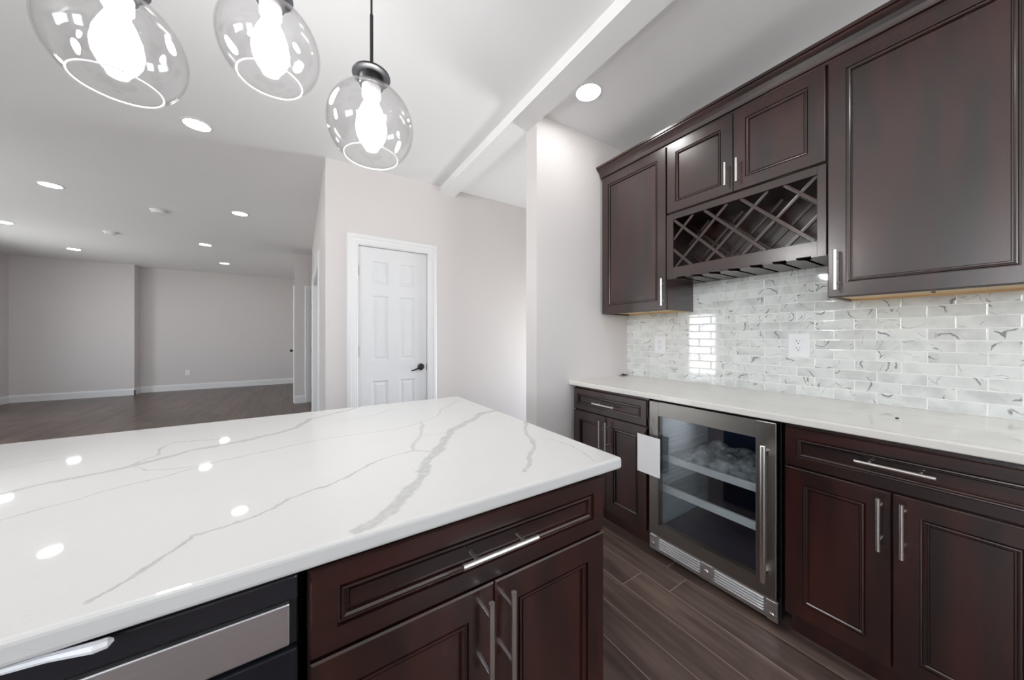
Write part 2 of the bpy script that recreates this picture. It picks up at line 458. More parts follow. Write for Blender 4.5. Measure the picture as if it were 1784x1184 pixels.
# closet side wall running away from the camera with a cased opening
OY0, OY1, OZ = 4.24, 6.25, 2.09
b = MB(); b.box((XC, YD + .12, 0), (XC + .12, OY0, CEIL)); b.box((XC, OY1, 0), (XC + .12, 6.75, CEIL)); b.box((XC, OY0, OZ), (XC + .12, OY1, CEIL))
b.box((XC + .12, 6.63, 0), (XE, 6.75, CEIL))
struct(b.build('wall_side', M_WALL), 'narrow pale wall receding past the door wall corner', 'wall')
# hall segment facing the camera
SDX0, SDX1, SDZ = .172, .98, 2.11
b = MB(); b.box((XS, YS, 0), (SDX0, YS + .12, CEIL)); b.box((SDX1, YS, 0), (XE, YS + .12, CEIL)); b.box((SDX0, YS, SDZ), (SDX1, YS + .12, CEIL))
b.box((XS, YS + .12, 0), (XS + .12, YF, CEIL))
struct(b.build('wall_hall', M_WALL), 'grey hall wall stub with a white door casing', 'wall')
struct(MB().box((XN, YF, 0), (XE, YF + .15, CEIL)).build('wall_far', M_WALL), 'grey far wall of the empty living room', 'wall')
struct(MB().box((XL - .15, YN, 0), (XN, YF + .15, CEIL)).build('wall_far_left', M_WALL), 'grey far wall section standing forward at the left', 'wall')
def wall_with_holes(name, axis, c0, c1, a0, a1, holes, label):
    """wall slab between c0..c1 on 'axis' (0:x,1:y), along a0..a1 on the other; holes = [(b0,b1,z0,z1)]"""
    b = MB()
    def bx(p0, p1, z0, z1):
        if p1 - p0 < 1e-4 or z1 - z0 < 1e-4: return
        if axis == 0: b.box((c0, p0, z0), (c1, p1, z1))
        else: b.box((p0, c0, z0), (p1, c1, z1))
    cur = a0
    for h0, h1, z0, z1 in sorted(holes):
        bx(cur, h0, 0, CEIL); bx(h0, h1, 0, z0); bx(h0, h1, z1, CEIL); cur = h1
    bx(cur, a1, 0, CEIL)
    return struct(b.build(name, M_WALL), label, 'wall')
H_LEFT = [(4.36, 5.18, .04, 1.87), (7.1, 8.5, .75, 1.72), (-2.3, -.1, 1.25, 2.4)]
H_BACK = [(-3.9, -2.5, .9, 2.35), (1.15, 2.25, 1.3, 2.55)]  # openings invented in the unseen back wall to let in fill light
wall_with_holes('wall_left', 0, XL - .15, XL, YB - .15, YN, H_LEFT, 'grey left wall of the living room')
wall_with_holes('wall_back', 1, YB - .15, YB, XL, XE, H_BACK, 'wall behind the camera with windows added for fill light')
wall_with_holes('wall_passage', 0, XE, XE + .15, YB - .15, YF, [(2.1, 2.9, .06, 1.55)], 'wall closing the passage beyond the cabinet run')

def window(name, axis, c, a0, a1, z0, z1, nx, nz, inward, rail=False):
    """glazed window: frame, bars, pane; axis as above"""
    r = empty(name, (c, (a0 + a1) / 2, z0) if axis == 0 else ((a0 + a1) / 2, c, z0)); struct(r)
    wd = a1 - a0; h = z1 - z0; f = .045
    def P(lo, hi):   # local (along, depth, z) -> local xyz
        if axis == 0: return (lo[1], lo[0], lo[2]), (hi[1], hi[0], hi[2])
        return lo, hi
    b = MB()
    for lo, hi in (((-wd / 2, -.05, 0), (-wd / 2 + f, .05, h)), ((wd / 2 - f, -.05, 0), (wd / 2, .05, h)), ((-wd / 2 + f, -.05, 0), (wd / 2 - f, .05, f)), ((-wd / 2 + f, -.05, h - f), (wd / 2 - f, .05, h))):
        b.box(*P(lo, hi), bev=.003)
    b.build('window_frame', M_TRIM, r)
    b = MB()
    for i in range(1, nx): x = -wd / 2 + wd * i / nx; b.box(*P((x - .012, -.02, f), (x + .012, .02, h - f)))
    for i in range(1, nz): z = h * i / nz; b.box(*P((-wd / 2 + f, -.018, z - .012), (wd / 2 - f, .018, z + .012)))
    if nx > 1 or nz > 1: b.build('glazing_bar', M_TRIM, r)
    else: b.bm.free()
    MB().box(*P((-wd / 2 + f, -.004, f), (wd / 2 - f, .004, h - f))).build('pane', M_PANE, r)
    if rail:
        b = MB(); s = -inward
        for i in range(12): x = -wd / 2 - .6 + (wd + 1.2) * i / 11; b.box(*P((x - .018, s * 1.0 - .018, .05), (x + .018, s * 1.0 + .018, .85)))
        b.box(*P((-wd / 2 - .65, s * 1.0 - .03, .85), (wd / 2 + .65, s * 1.0 + .03, .91)))
        b.build('railing', M_TRIM, r)
    return r
window('window_1', 0, XL - .075, *H_LEFT[0], 1, 1, 1, rail=True)
window('window_2', 0, XL - .075, *H_LEFT[1], 2, 2, 1)
window('window_6', 0, XL - .075, *H_LEFT[2], 2, 1, 1)
window('fill_window_3', 1, YB - .075, *H_BACK[0], 2, 1, 1)
window('fill_window_4', 1, YB - .075, *H_BACK[1], 2, 2, 1)
window('window_5', 0, XE + .075, 2.1, 2.9, .06, 1.55, 1, 1, -1)
for (a0, a1, z0, z1) in H_LEFT: portal((XL - .16, (a0 + a1) / 2, (z0 + z1) / 2), (PI / 2, 0, -PI / 2), a1 - a0, z1 - z0)
for (a0, a1, z0, z1) in H_BACK: portal(((a0 + a1) / 2, YB - .16, (z0 + z1) / 2), (-PI / 2, 0, PI), a1 - a0, z1 - z0)
portal((XE + .16, 2.5, .8), (PI / 2, 0, PI / 2), .8, 1.5)

# baseboards
def bb_prof(t=.016, h=.14): return [(0, 0), (t, 0), (t, h - .03), (t * .55, h - .012), (t * .4, h), (0, h)]
def baseboard(name, axis, c, sgn, a0, a1):
    poly = [(c + sgn * x, z) for x, z in bb_prof()]
    o = MB().prism(poly, axis, a0, a1).build(name, M_TRIM); struct(o, None, 'baseboard'); return o
baseboard('baseboard_far', 0, YF, -1, XN + .016, XS)
baseboard('baseboard_far_left', 0, YN, -1, XL, XN + .016)
baseboard('baseboard_far_step', 1, XN, 1, YN - .016, YF)
baseboard('baseboard_left', 1, XL, 1, 5.3, YN)
baseboard('baseboard_hall', 0, YS, -1, XS, .087)
baseboard('baseboard_front', 0, YD, -1, 1.162, XE)
baseboard('baseboard_corner', 0, YD, -1, XC, .351)
baseboard('baseboard_side', 1, XC, -1, YD - .016, 4.15)
baseboard('baseboard_wing', 1, 1.356, -1, YW, 1.922)

# doors
CAS = [(0, 0), (0, -.010), (.010, -.016), (.030, -.018), (.036, -.012), (.060, -.012), (.066, -.009), (.078, -.009), (.085, -.004), (.085, 0)]
def casing(b, x0, x1, z1, wd=.088):
    """three mitred casing boards around an opening x0..x1, top z1 (opening edge), on plane y=0 facing -y"""
    t = bmesh.new(); prof = [(o * wd / .085, y) for o, y in CAS]
    L = []
    for px, pz, dx, dz in ((x0, 0.0, -1, 0), (x0, z1, -1, 1), (x1, z1, 1, 1), (x1, 0.0, 1, 0)):
        # the thicker edge lies outside
        L.append([t.verts.new((px + dx * (o), y, pz + dz * (o))) for o, y in [(wd - q[0], q[1]) for q in prof]])
    for A, B in zip(L[:-1], L[1:]):
        for k in range(len(A)): t.faces.new((A[k], A[(k + 1) % len(A)], B[(k + 1) % len(A)], B[k]))
    t.faces.new(L[0]); t.faces.new(L[-1][::-1])
    bmesh.ops.recalc_face_normals(t, faces=t.faces[:]); b._join(t)
def six_panel(b, x0, x1, z0, z1, t=.035, y0=0.0):
    """door slab facing -y with six sunk and raised fields"""
    W = x1 - x0; H = z1 - z0
    cols = [(x0 + .187 * W, x0 + .418 * W), (x0 + .584 * W, x0 + .818 * W)]
    rows = [(z0 + .115 * H, z0 + .400 * H), (z0 + .492 * H, z0 + .785 * H), (z0 + .835 * H, z0 + .940 * H)]
    xs = [x0, cols[0][0], cols[0][1], cols[1][0], cols[1][1], x1]; zs = [z0] + [v for r in rows for v in r] + [z1]
    for i in range(5):
        for j in range(7):
            a, c, d, e2 = xs[i], xs[i + 1], zs[j], zs[j + 1]
            if i in (1, 3) and j in (1, 3, 5):
                b.front(a, d, c, e2, [(0, 0), (.004, .002), (.012, .010), (.020, .010), (.040, .003)], t, y0)
            else: b.box((a, y0, d), (c, y0 + t, e2))
def lever(parent, x, y, z, sgn):
    b = MB(); m = Matrix.Translation((x, y, z)) @ Matrix.Rotation(PI / 2, 4, 'X')
    b.lathe([(0, 0), (.033, 0), (.033, .004), (.029, .009), (.020, .011), (.0145, .013), (.013, .04), (.010, .046), (0, .046)], 28, m)
    b.tube([(x, y - .040, z), (x + sgn * .02, y - .046, z - .002), (x + sgn * .05, y - .046, z - .014), (x + sgn * .075, y - .043, z - .026), (x + sgn * .105, y - .042, z - .030)], [.010, .009, .008, .007, .006], 10)
    return b.build('door_lever', M_BRONZE, parent, True)
def hinge(parent, x, y, z):
    return MB().box((x - .006, y - .004, z - .045), (x + .006, y + .002, z + .045)).cyl((x, y - .006, z - .047), (x, y - .006, z + .047), .006, 12).build('hinge', M_BRONZE_L, parent)
M_BRONZE_L = plain('aged_hinge_metal', (.22, .19, .17), .4, .8)
d1 = struct(empty('door_1', (.758, YD, 0)), 'white six-panel door with dark lever handle', 'door')
b = MB(); six_panel(b, .446 - .758, 1.068 - .758, .008, 2.048, .035, .028); b.build('door_panel', M_DOOR, d1)
b = MB()
for lo, hi in (((.425, 0, 0), (.443, .12, 2.068)), ((1.071, 0, 0), (1.088, .12, 2.068)), ((.443, 0, 2.051), (1.071, .12, 2.068)), ((.443, .066, 0), (.455, .08, 2.051)), ((1.059, .066, 0), (1.071, .08, 2.051)), ((.443, .066, 2.039), (1.071, .08, 2.051))):
    b.box((lo[0] - .758, lo[1], lo[2]), (hi[0] - .758, hi[1], hi[2]))
b.build('jamb', M_TRIM, d1)
b = MB(); casing(b, .440 - .758, 1.073 - .758, 2.055, .090); b.build('casing', M_TRIM, d1)
lever(d1, 1.012 - .758, .028, .935, -1)
MB().box((1.066 - .758, .024, .90), (1.072 - .758, .030, .965)).build('strike_plate', M_BRONZE, d1)
for z in (1.825, 1.10, .25): hinge(d1, .4445 - .758, .026, z)

# cased opening in the side wall, closed by a white slab (faces -x)
d2 = struct(empty('door_2', (XC, OY0, 0), -PI / 2), 'white closet door recessed in the narrow side wall', 'door')
OW = OY1 - OY0   # local x runs towards the camera (-y)
b = MB(); casing(b, -OW, 0, OZ, .085); b.build('casing', M_TRIM, d2)
b = MB(); b.box((-OW, 0, 0), (-OW + .018, .12, OZ)); b.box((-.018, 0, 0), (0, .12, OZ)); b.box((-OW + .018, 0, OZ - .018), (-.018, .12, OZ)); b.build('jamb', M_TRIM, d2)
hw = (OW - .036) / 2
for k in range(2):
    b = MB(); six_panel(b, -OW + .02 + k * hw, -OW + .016 + (k + 1) * hw, .01, OZ - .022, .03, .06); b.build('door_panel', M_DOOR, d2)
# hall door
d3 = struct(empty('door_3', (SDX0, YS, 0)), 'white hall door seen edge-on beside the grey wall stub', 'door')
SW = SDX1 - SDX0
b = MB(); casing(b, 0, SW, SDZ - .015, .085); b.build('casing', M_TRIM, d3)
b = MB(); b.box((0, 0, 0), (.018, .12, SDZ)); b.box((SW - .018, 0, 0), (SW, .12, SDZ)); b.box((.018, 0, SDZ - .018), (SW - .018, .12, SDZ)); b.build('jamb', M_TRIM, d3)
b = MB(); six_panel(b, .021, SW - .021, .008, SDZ - .021, .035, .03); b.build('door_panel', M_DOOR, d3)
for z in (1.80, .98, .22): hinge(d3, .020, .030, z)
# door on the far side of the hall stub (faces -x), only its casing edge and knob show
d4 = struct(empty('door_4', (XS, YS + .12, 0), -PI / 2), 'white door edge with a small dark knob at the living room corner', 'door')
b = MB(); casing(b, -.95, -.04, 2.10, .085); b.build('casing', M_TRIM, d4)
b = MB(); six_panel(b, -.945, -.045, .008, 2.095, .02, -.006); b.build('door_panel', M_DOOR, d4)
b = MB(); b.lathe([(0, 0), (.03, 0), (.03, .006), (.012, .012), (.012, .03), (.026, .042), (.026, .058), (.016, .066), (0, .068)], 24, Matrix.Translation((-.12, -.006, .965)) @ Matrix.Rotation(PI / 2, 4, 'X')); b.build('door_knob', M_BRONZE, d4, True)

# ------------------------------------------------------------------ cabinet builders (local: x right seen from the front, y into the depth, z up)
def rings(frame): return [(0, .003), (.003, 0), (frame, 0), (frame + .001, .0065), (frame + .0045, .0070), (frame + .0065, .0028), (frame + .0100, .0022), (frame + .0135, .0050), (frame + .0150, .0125), (frame + .0185, .0125), (frame + .0200, .0100)]
RZ = -PI / 2
def bar_handle(parent, cx, y, cz, length, vertical, so=.034, r=.006):
    """T-bar pull standing so in front of the face at y"""
    h = length / 2; p = h * .64
    b = MB(); yy = y - so
    if vertical:
        b.cyl((cx, yy, cz - h), (cx, yy, cz + h), r, 18)
        for s_ in (-1, 1): b.cyl((cx, yy, cz + s_ * p), (cx, y + .001, cz + s_ * p), r * .62, 12)
    else:
        b.cyl((cx - h, yy, cz), (cx + h, yy, cz), r, 18)
        for s_ in (-1, 1): b.cyl((cx + s_ * p, yy, cz), (cx + s_ * p, y + .001, cz), r * .62, 12)
    return b.build('handle', M_NICKEL if vertical else M_NICKELX, parent, True)
def door(parent, x0, x1, z0, z1, hx=None, hz=None, hl=.178, frame=.058, t=.02):
    d = MB().front(x0, z0, x1, z1, rings(frame), t).build('door', M_CAB, parent)
    if hx is not None: bar_handle(d, hx, 0, hz, hl, True)
    return d
def drawer(parent, x0, x1, z0, z1, hx, hz, hl=.178, frame=.038):
    d = MB().front(x0, z0, x1, z1, rings(frame), .02).build('drawer', M_CABX, parent)
    bar_handle(d, hx, 0, hz, hl, False)
    return d
def base_body(parent, W, depth, top=.883, toe=.095, tx=.055):
    b = MB(); y0 = .0215
    b.box((0, y0, toe), (W, y0 + depth, top), .0015, 1)
    b.box((.004, y0 + tx, 0), (W - .004, y0 + depth, toe))
    return b.build('carcass', M_CAB, parent)
def base_cabinet(loc, rz, W, depth, split, zd, dz0, label, top_d=.866, dh=.788, dhl=.178, vh=.598, gap=.034):
    r = tag(empty('base_cabinet', loc, rz), label, 'cabinet')
    base_body(r, W, depth)
    drawer(r, .004, W - .004, zd, top_d, W / 2, dh, dhl)
    door(r, .004, split - .0015, dz0, zd - .006, split - gap, vh)
    door(r, split + .0015, W - .004, dz0, zd - .006, split + gap, vh)
    return r
XFR = 1.672
base_cabinet((XFR, 1.778, 0), RZ, .603, .585, .300, .717, .118, 'narrow dark base cabinet between the stub wall and the glass-door cooler', dh=.788, vh=.597, gap=.026)
base_cabinet((XFR, .541, 0), RZ, .603, .585, .2955, .713, .118, 'dark base cabinet right of the glass-door cooler, under the tiled wall', dh=.797, vh=.600, gap=.026)
base_cabinet((.010, .605, 0), 0.0, .672, .58, .336, .724, .118, 'reddish dark island base cabinet with drawer and two doors beside the dishwasher', dh=.800, dhl=.175, vh=.618, gap=.026)
base_cabinet((-1.216, .605, 0), 0.0, .610, .58, .305, .724, .118, 'island base cabinet on the far left of the black dishwasher', dh=.800, dhl=.175, vh=.618, gap=.026)
# island back panel carrying the seating overhang
MBp = MB().box((-1.216, 1.212, 0), (.682, 1.232, .884), .002, 1)
tag(MBp.build('island_back_panel', M_CAB), 'dark wooden back panel of the island under the counter overhang', 'panel')

# countertops
isl = MB().box((-1.27, .577, .885), (.717, 1.645, .915), .007, 3).build('island_countertop', M_QUARTZ)
tag(isl, 'large white island countertop with bold grey marble veins', 'countertop')
cnt = MB().box((1.648, -.085, .885), (2.2955, 1.7995, .915), .005, 3).build('wall_countertop', M_QUARTZ2)
tag(cnt, 'long off-white countertop under the tiled wall and hanging cabinets', 'countertop')
bs = MB().box((2.296, -.085, .9155), (XR - .002, 1.7995, 1.72), 0).build('backsplash', M_TILE)
tag(bs, 'glossy marble-look subway tile backsplash above the wall counter', 'backsplash')

# ------------------------------------------------------------------ dishwasher (in the island, faces -y)
dw = tag(empty('dishwasher', (-.602, .605, 0)), 'black and stainless dishwasher under the island counter at lower left', 'dishwasher')
MB().box((0, .028, .10), (.600, .585, .868), .002, 1).build('tub', M_GAP, dw)
MB().box((.006, .06, 0), (.594, .5, .10)).build('toe_panel', M_GAP, dw)
MB().box((.004, 0, .8335), (.600, .028, .868), .003, 2).build('control_strip', plain('gloss_black_strip', (.018, .018, .022), .22), dw)
b = MB(); b.box((.004, .010, .7595), (.598, .028, .8325)); b.build('pocket', M_GAP, dw)
b = MB(); b.box((.012, .000, .764), (.590, .010, .828), .0025, 2); part(b.build('steel_band', m_metal('dishwasher_steel', (.84, .84, .88), .36, 0), dw), 'brushed stainless band')
MB().box((.004, 0, .12), (.600, .028, .7575), .003, 2).build('door', plain('black_steel', (.012, .014, .019), .3, .3), dw)
tag(MB().tube([(-.60, .597, .8775), (-.45, .596, .878), (-.33, .596, .8765), (-.27, .594, .8755), (-.235, .591, .8745), (-.215, .588, .8735), (-.200, .586, .8725), (-.190, .587, .8722), (-.186, .589, .8725)],
              [.0035, .0035, .0038, .0042, .0046, .0056, .0066, .0060, .002], 8).build('plastic_film', plain('white_film', (.85, .86, .9), .35)),
    'twisted strip of white plastic film lying on top of the dishwasher', 'plastic film')

# ------------------------------------------------------------------ glass door cooler
cl = tag(empty('wine_cooler', (XFR, 1.160, 0), RZ), 'stainless undercounter cooler with a tall glass door and steel grille', 'wine cooler')
CW = .598
b = MB(); y0, y1 = .048, .600
b.box((0, y0, .03), (.012, y1, .872)); b.box((CW - .012, y0, .03), (CW, y1, .872)); b.box((.012, y0, .852), (CW - .012, y1, .872)); b.box((.012, y0, .03), (CW - .012, y1, .14)); b.box((.012, y1 - .012, .14), (CW - .012, y1, .852))
b.build('cabinet_shell', M_GAP, cl)
b = MB(); t_ = .010
for x0_, x1_, s_ in ((.012, .030, 1), (CW - .030, CW - .012, -1)):
    b.box((x0_, y0 + .002, .14), (x1_, y1 - .012, .852))
    for k in range(26): zz = .17 + k * .025; xa = x1_ - .001 if s_ > 0 else x0_ - .004; b.box((xa, y0 + .01, zz), (xa + .005, y1 - .03, zz + .008), .0015, 1)  # ribs imitate plank lines of the reflected floor
    part(b.build('side_liner', M_LINER, cl), 'side wall coloured pale and ribbed to imitate glare in the glass')
    b = MB()
b.box((.034, y1 - .03, .14), (CW - .034, y1 - .012, .852)); b.box((.034, y0 + .002, .83), (CW - .034, y1 - .03, .852)); b.box((.034, y0 + .002, .14), (CW - .034, y1 - .03, .16))
part(b.build('liner', M_NAVY, cl), 'navy blue interior liner')
for k, z in enumerate((.545, .372)):
    s_ = MB().box((.036, .075, z), (CW - .036, .54, z + .006)).build('shelf', m_glass('shelf_glass_%d' % k, (.75, .8, .8), 1.5), cl)
    part(MB().box((.036, .058, z - .014), (CW - .036, .075, z + .024), .003, 2).build('shelf_front', M_SHELF, s_), 'pale metal shelf front')
# door: steel frame around glass
gx0, gx1, gz0, gz1 = 1.160 - 1.103, 1.160 - .640, .190, .794
b = MB()
b.box((0, 0, .127), (gx0, .042, .871), .003, 2); b.box((gx1, 0, .127), (CW - .002, .042, .871), .003, 2)
b.box((gx0 - .001, 0.0004, .1275), (gx1 + .001, .042, gz0)); b.box((gx0 - .001, .0004, gz1), (gx1 + .001, .042, .8705))
dr = b.build('door', M_STEEL, cl)
MB().box((gx0, .006, gz0), (gx1, .012, gz1)).build('glass_pane', M_TINT, dr)
b = MB(); hx = 1.160 - .596; b.box((hx - .0095, -.052, .205), (hx + .0095, -.036, .779), .004, 3)
for z in (.245, .745): b.prism([(hx - .008, -.037), (hx + .008, -.037), (hx + .016, .001), (hx - .004, .001)], 2, z - .010, z + .010)
b.build('handle', M_NICKEL, dr, True)
b = MB()
b.box((.0, .012, .035), (CW, .016, .120))
for k in range(5):
    z = .052 + k * .0125
    for a0, a1 in ((.055, .275), (.345, .545)): b.box((a0, .006, z), (a1, .012, z + .0065), .001, 1)
b.box((0, .004, .040), (.04, .012, .116), .001, 1); b.box((.285, .006, .040), (.335, .012, .116), .001, 1); b.box((.56, .004, .035), (CW, .012, .118), .001, 1)
g_ = part(b.build('vent_grille', M_GRILLE, cl), 'bright louvred steel grille')
for x, z in ((.02, .072), (.31, .083), (.578, .060)):
    MB().lathe([(0, 0), (.009, 0), (.009, .002), (.006, .004), (0, .004)], 16, Matrix.Translation((x, .005, z)) @ Matrix.Rotation(PI / 2, 4, 'X')).build('screw', M_NICKEL, g_)
for x in (.05, CW - .05):
    for y in (.09, .54): MB().cyl((x, y, 0), (x, y, .031), .018, 14).build('foot', M_GAP, cl)
# crumpled bag on the upper shelf
b = MB(); t = bmesh.new(); bmesh.ops.create_grid(t, x_segments=46, y_segments=34, size=.5)
from mathutils import noise as mn
for v in t.verts:
    x, y = v.co.x, v.co.y
    e_ = max(0, 1 - (2 * abs(x)) ** 6) * max(0, 1 - (2 * abs(y)) ** 6)
    h = .026 + .050 * abs(mn.noise((x * 4, y * 4, 1.3))) + .022 * abs(mn.noise((x * 10, y * 10, 4.1))) + .02 * max(0, x)
    v.co = Vector((x * .44, y * .36, h * e_ * 1.35))
b._join(t)
o = b.build('plastic_bag', M_FILM, None, True, (XFR + .285, 1.160 - .31, .5525)); o.rotation_euler = (0, 0, RZ)
tag(o, 'crumpled clear plastic bag lying on the upper shelf inside the cooler', 'plastic bag')
# hang tag in front of the cooler's hinge corner
hy0, hy1, hz0, hz1 = 1.214, 1.072, .465, .678
ht = tag(empty('hang_tag', (1.640, (hy0 + hy1) / 2, hz0)), 'blank white card hanging on a string at the cooler door corner', 'tag')
m_ = (hy0 + hy1) / 2
MB().box((-.001, hy1 - m_, 0), (.001, hy0 - m_, hz1 - hz0)).build('card', M_CARD, ht)
b = MB(); ap = (.004, 1.140 - m_, .738 - hz0)
b.tube([(0, 1.186 - m_, .668 - hz0), ap], .0013, 6); b.tube([(0, 1.100 - m_, .668 - hz0), ap], .0013, 6); b.tube([ap, (.024, 1.166 - m_, .80 - hz0), (.026, 1.166 - m_, .873 - hz0)], .0016, 6)
part(b.build('string', M_STRING, ht), 'thin dark string loop')

# ------------------------------------------------------------------ wall cabinets
XU = 1.975; UD = XR - XU - .0215 - .009
def wall_body(parent, W, z0, z1, ply=True):
    b = MB(); y0 = .0215; y1 = y0 + UD; Z = z1 - z0
    b.box((0, y0, 0), (.016, y1, Z)); b.box((W - .016, y0, 0), (W, y1, Z)); b.box((.016, y0, Z - .016), (W - .016, y1, Z)); b.box((.016, y1 - .01, .02), (W - .016, y1, Z - .016))
    b.box((.016, y0, 0), (W - .016, y0 + .02, .035))
    if not ply: b.box((.016, y0 + .02, .004), (W - .016, y1 - .01, .02))
    c = b.build('carcass', M_CAB, parent)
    if ply:
        u = MB(); u.box((.016, y0 + .02, .010), (W - .016, y1 - .01, .022)); u.box((.016, y1 - .018, .001), (W - .016, y1 - .0, .012)); 
        part(u.build('underside', M_PLY, parent), 'raw maple plywood underside')
        MB().cyl((W * .52, y0 + .16, .006), (W * .52, y0 + .16, .0105), .006, 12).build('screw_cap', M_SLOT, parent)
    return c
ZT = 2.452
def wall_cabinet(ytop, W, z0, label):
    r = tag(empty('wall_cabinet', (XU, ytop, z0), RZ), label, 'cabinet'); return r
c1 = wall_cabinet(1.784, .534, 1.405, 'tall dark single-door wall cabinet next to the pale stub wall')
wall_body(c1, .534, 1.405, ZT); door(c1, .003, .531, .002, ZT - 1.405 - .008, 1.784 - 1.262, 1.517 - 1.405, .172)
c2 = wall_cabinet(1.248, .764, 2.008, 'short dark double-door wall cabinet above the lattice wine rack')
wall_body(c2, .764, 2.008, ZT, False); sx = 1.248 - .862
door(c2, .003, sx - .0015, .008, ZT - 2.008 - .008, sx - .026, 2.115 - 2.008, .124); door(c2, sx + .0015, .761, .008, ZT - 2.008 - .008, sx + .030, 2.115 - 2.008, .124)
c3 = wall_cabinet(.482, .534, 1.405, 'largest dark single-door wall cabinet at the right edge of the photo')
wall_body(c3, .534, 1.405, ZT); door(c3, .003, .531, .002, ZT - 1.405 - .008, .482 - .448, 1.521 - 1.405, .172)

# lattice wine rack with stemware holder
WR0 = 1.600
wr = tag(empty('wine_rack', (XU, 1.248, WR0), RZ), 'dark lattice wine rack with hanging stemware slots above the tiles', 'wine rack')
W = .764; H = 2.006 - WR0; y0 = .0215; y1 = y0 + UD
ox0, ox1, oz0, oz1 = 1.248 - 1.203, 1.248 - .516, 1.667 - WR0, 1.969 - WR0
b = MB()
b.box((0, .004, 0), (ox0, y0 + .004, H), .001, 1); b.box((ox1, .004, 0), (W, y0 + .004, H), .001, 1); b.box((ox0, .004, oz1), (ox1, y0 + .004, H)); b.box((ox0, .004, .004), (ox1, y0 + .004, oz0))
b.build('face_frame', M_CABX, wr)
b = MB(); b.box((0, y0 + .004, .0), (.016, y1, H)); b.box((W - .016, y0 + .004, .0), (W, y1, H)); b.box((.016, y0 + .004, H - .016), (W - .016, y1, H)); b.box((.016, y1 - .01, 0), (W - .016, y1, H - .016)); b.box((.016, y0 + .004, oz0 - .014), (W - .016, y1 - .01, oz0 - .002))
b.build('carcass', M_CAB, wr)
def lattice(name, yc, dx):
    b = MB()
    x0, x1, z0, z1 = ox0 - .012, ox1 + .012, oz0 - .0, oz1 + .0
    def slat(px, pz, dirz, yy):
        # clip the 45 degree line through (px,pz) to the opening
        ts = []
        lo, hi = -9, 9
        lo = max(lo, x0 - px); hi = min(hi, x1 - px)
        if dirz > 0: lo = max(lo, z0 - pz); hi = min(hi, z1 - pz)
        else: lo = max(lo, pz - z1); hi = min(hi, pz - z0)
        if hi - lo < .03: return
        a = Vector((px + lo, yy, pz + dirz * lo)); c = Vector((px + hi, yy, pz + dirz * hi))
        L = (c - a).length; ang = math.atan2(c.z - a.z, c.x - a.x)
        m = Matrix.Translation((a + c) / 2) @ Matrix.Rotation(-ang, 4, 'Y')
        b.box((-L / 2, -.006, -.0085), (L / 2, .006, .0085), .003, 2, m)
        b.box((-L / 2, -.0075, -.0028), (L / 2, .006, .0028), .002, 2, m)
    zt = oz1
    for k in range(-3, 9):
        slat(1.248 - 1.205 + .1885 * k + dx, zt, -1, yc)           # falling to the right
        slat(1.248 - 1.198 + .1885 * k + dx, oz0, 1, yc + .006)    # rising to the right
    return b.build(name, M_CABX, wr)
lattice('lattice', .014, 0.0)
lattice('back_lattice', .20, 0.0)
# stemware holder: boards between seven key-shaped slots
sl = [1.248 - y for y in (1.154, 1.060, .962, .861, .756, .658, .564)]
b = MB(); zs0, zs1 = -.004, .012; yf, yb, ye = .006, y1 - .035, y1 - .001
edges = [None] + sl + [None]
for i in range(len(edges) - 1):
    L, R = edges[i], edges[i + 1]; cw, fw = .008, .027
    poly = []
    if L is None: poly += [(.0, yb), (.0, yf)]
    else: poly += [(L + cw, yb), (L + cw, yf + .055), (L + fw, yf + .026), (L + fw, yf)]
    if R is None: poly += [(W, yf), (W, yb)]
    else: poly += [(R - fw, yf), (R - fw, yf + .026), (R - cw, yf + .055), (R - cw, yb)]
    b.prism(poly, 2, zs0, zs1)
b.box((0, yb, zs0), (W, ye, zs1))
b.build('stemware_holder', M_CABX, wr)

# crown moulding
poly = [(XU + .03, ZT - .008), (XU + .004, ZT - .008), (XU + .004, ZT + .004), (XU - .006, ZT + .006), (XU - .008, ZT + .016), (XU - .012, ZT + .030), (XU - .022, ZT + .046), (XU - .036, ZT + .056), (XU - .042, ZT + .060), (XU - .042, ZT + .066), (XU - .050, ZT + .068), (XU - .050, ZT + .082), (XU + .03, ZT + .082)]
cm = MB().prism([(x, z) for x, z in poly], 1, -.055, 1.794).build('crown_molding', m_wood('espresso_wood_crown', (.008, .0021, .0017), (.036, .0066, .0042), .27, 1, 1.0))
tag(cm, 'dark crown molding running along the top of the wall cabinets', 'molding')

# ------------------------------------------------------------------ outlets, speck, cable
def outlet(loc, rz, label, wd=.092, h=.132):
    r = tag(empty('wall_outlet', loc, rz), label, 'outlet')
    MB().box((-wd / 2, -.006, 0), (wd / 2, 0, h), .003, 2).build('cover_plate', M_PLASTIC, r)
    rc = MB().box((-.0175, -.0085, h / 2 - .036), (.0175, -.005, h / 2 + .036), .002, 2).build('receptacle', M_PLASTIC, r)
    b = MB()
    for dz in (-.019, .019):
        z = h / 2 + dz
        b.box((-.0085, -.0089, z + .002), (-.0060, -.0080, z + .010)); b.box((.0060, -.0089, z + .003), (.0080, -.0080, z + .0095))
        b.cyl((0, -.0089, z - .007), (0, -.0080, z - .007), .0028, 12)
    b.build('slot', M_SLOT, rc)
    return r
outlet((2.296, 1.499, 1.105), RZ, 'white outlet on the tiles near the stub wall, left one of two')
outlet((2.296, .674, 1.119), RZ, 'white outlet on the tiles to the right, below the lattice rack end')
outlet((-2.175, YF, .345), 0, 'small white outlet low on the grey far living room wall', .078, .12)
b = MB(); b.tube([(2.19, 1.775, .9195), (2.215, 1.785, .921), (2.235, 1.78, .923), (2.25, 1.79, .919), (2.268, 1.77, .919)], [.002, .004, .006, .004, .003], 8); b.tube([(2.225, 1.79, .921), (2.24, 1.792, .93)], [.003, .002], 6)
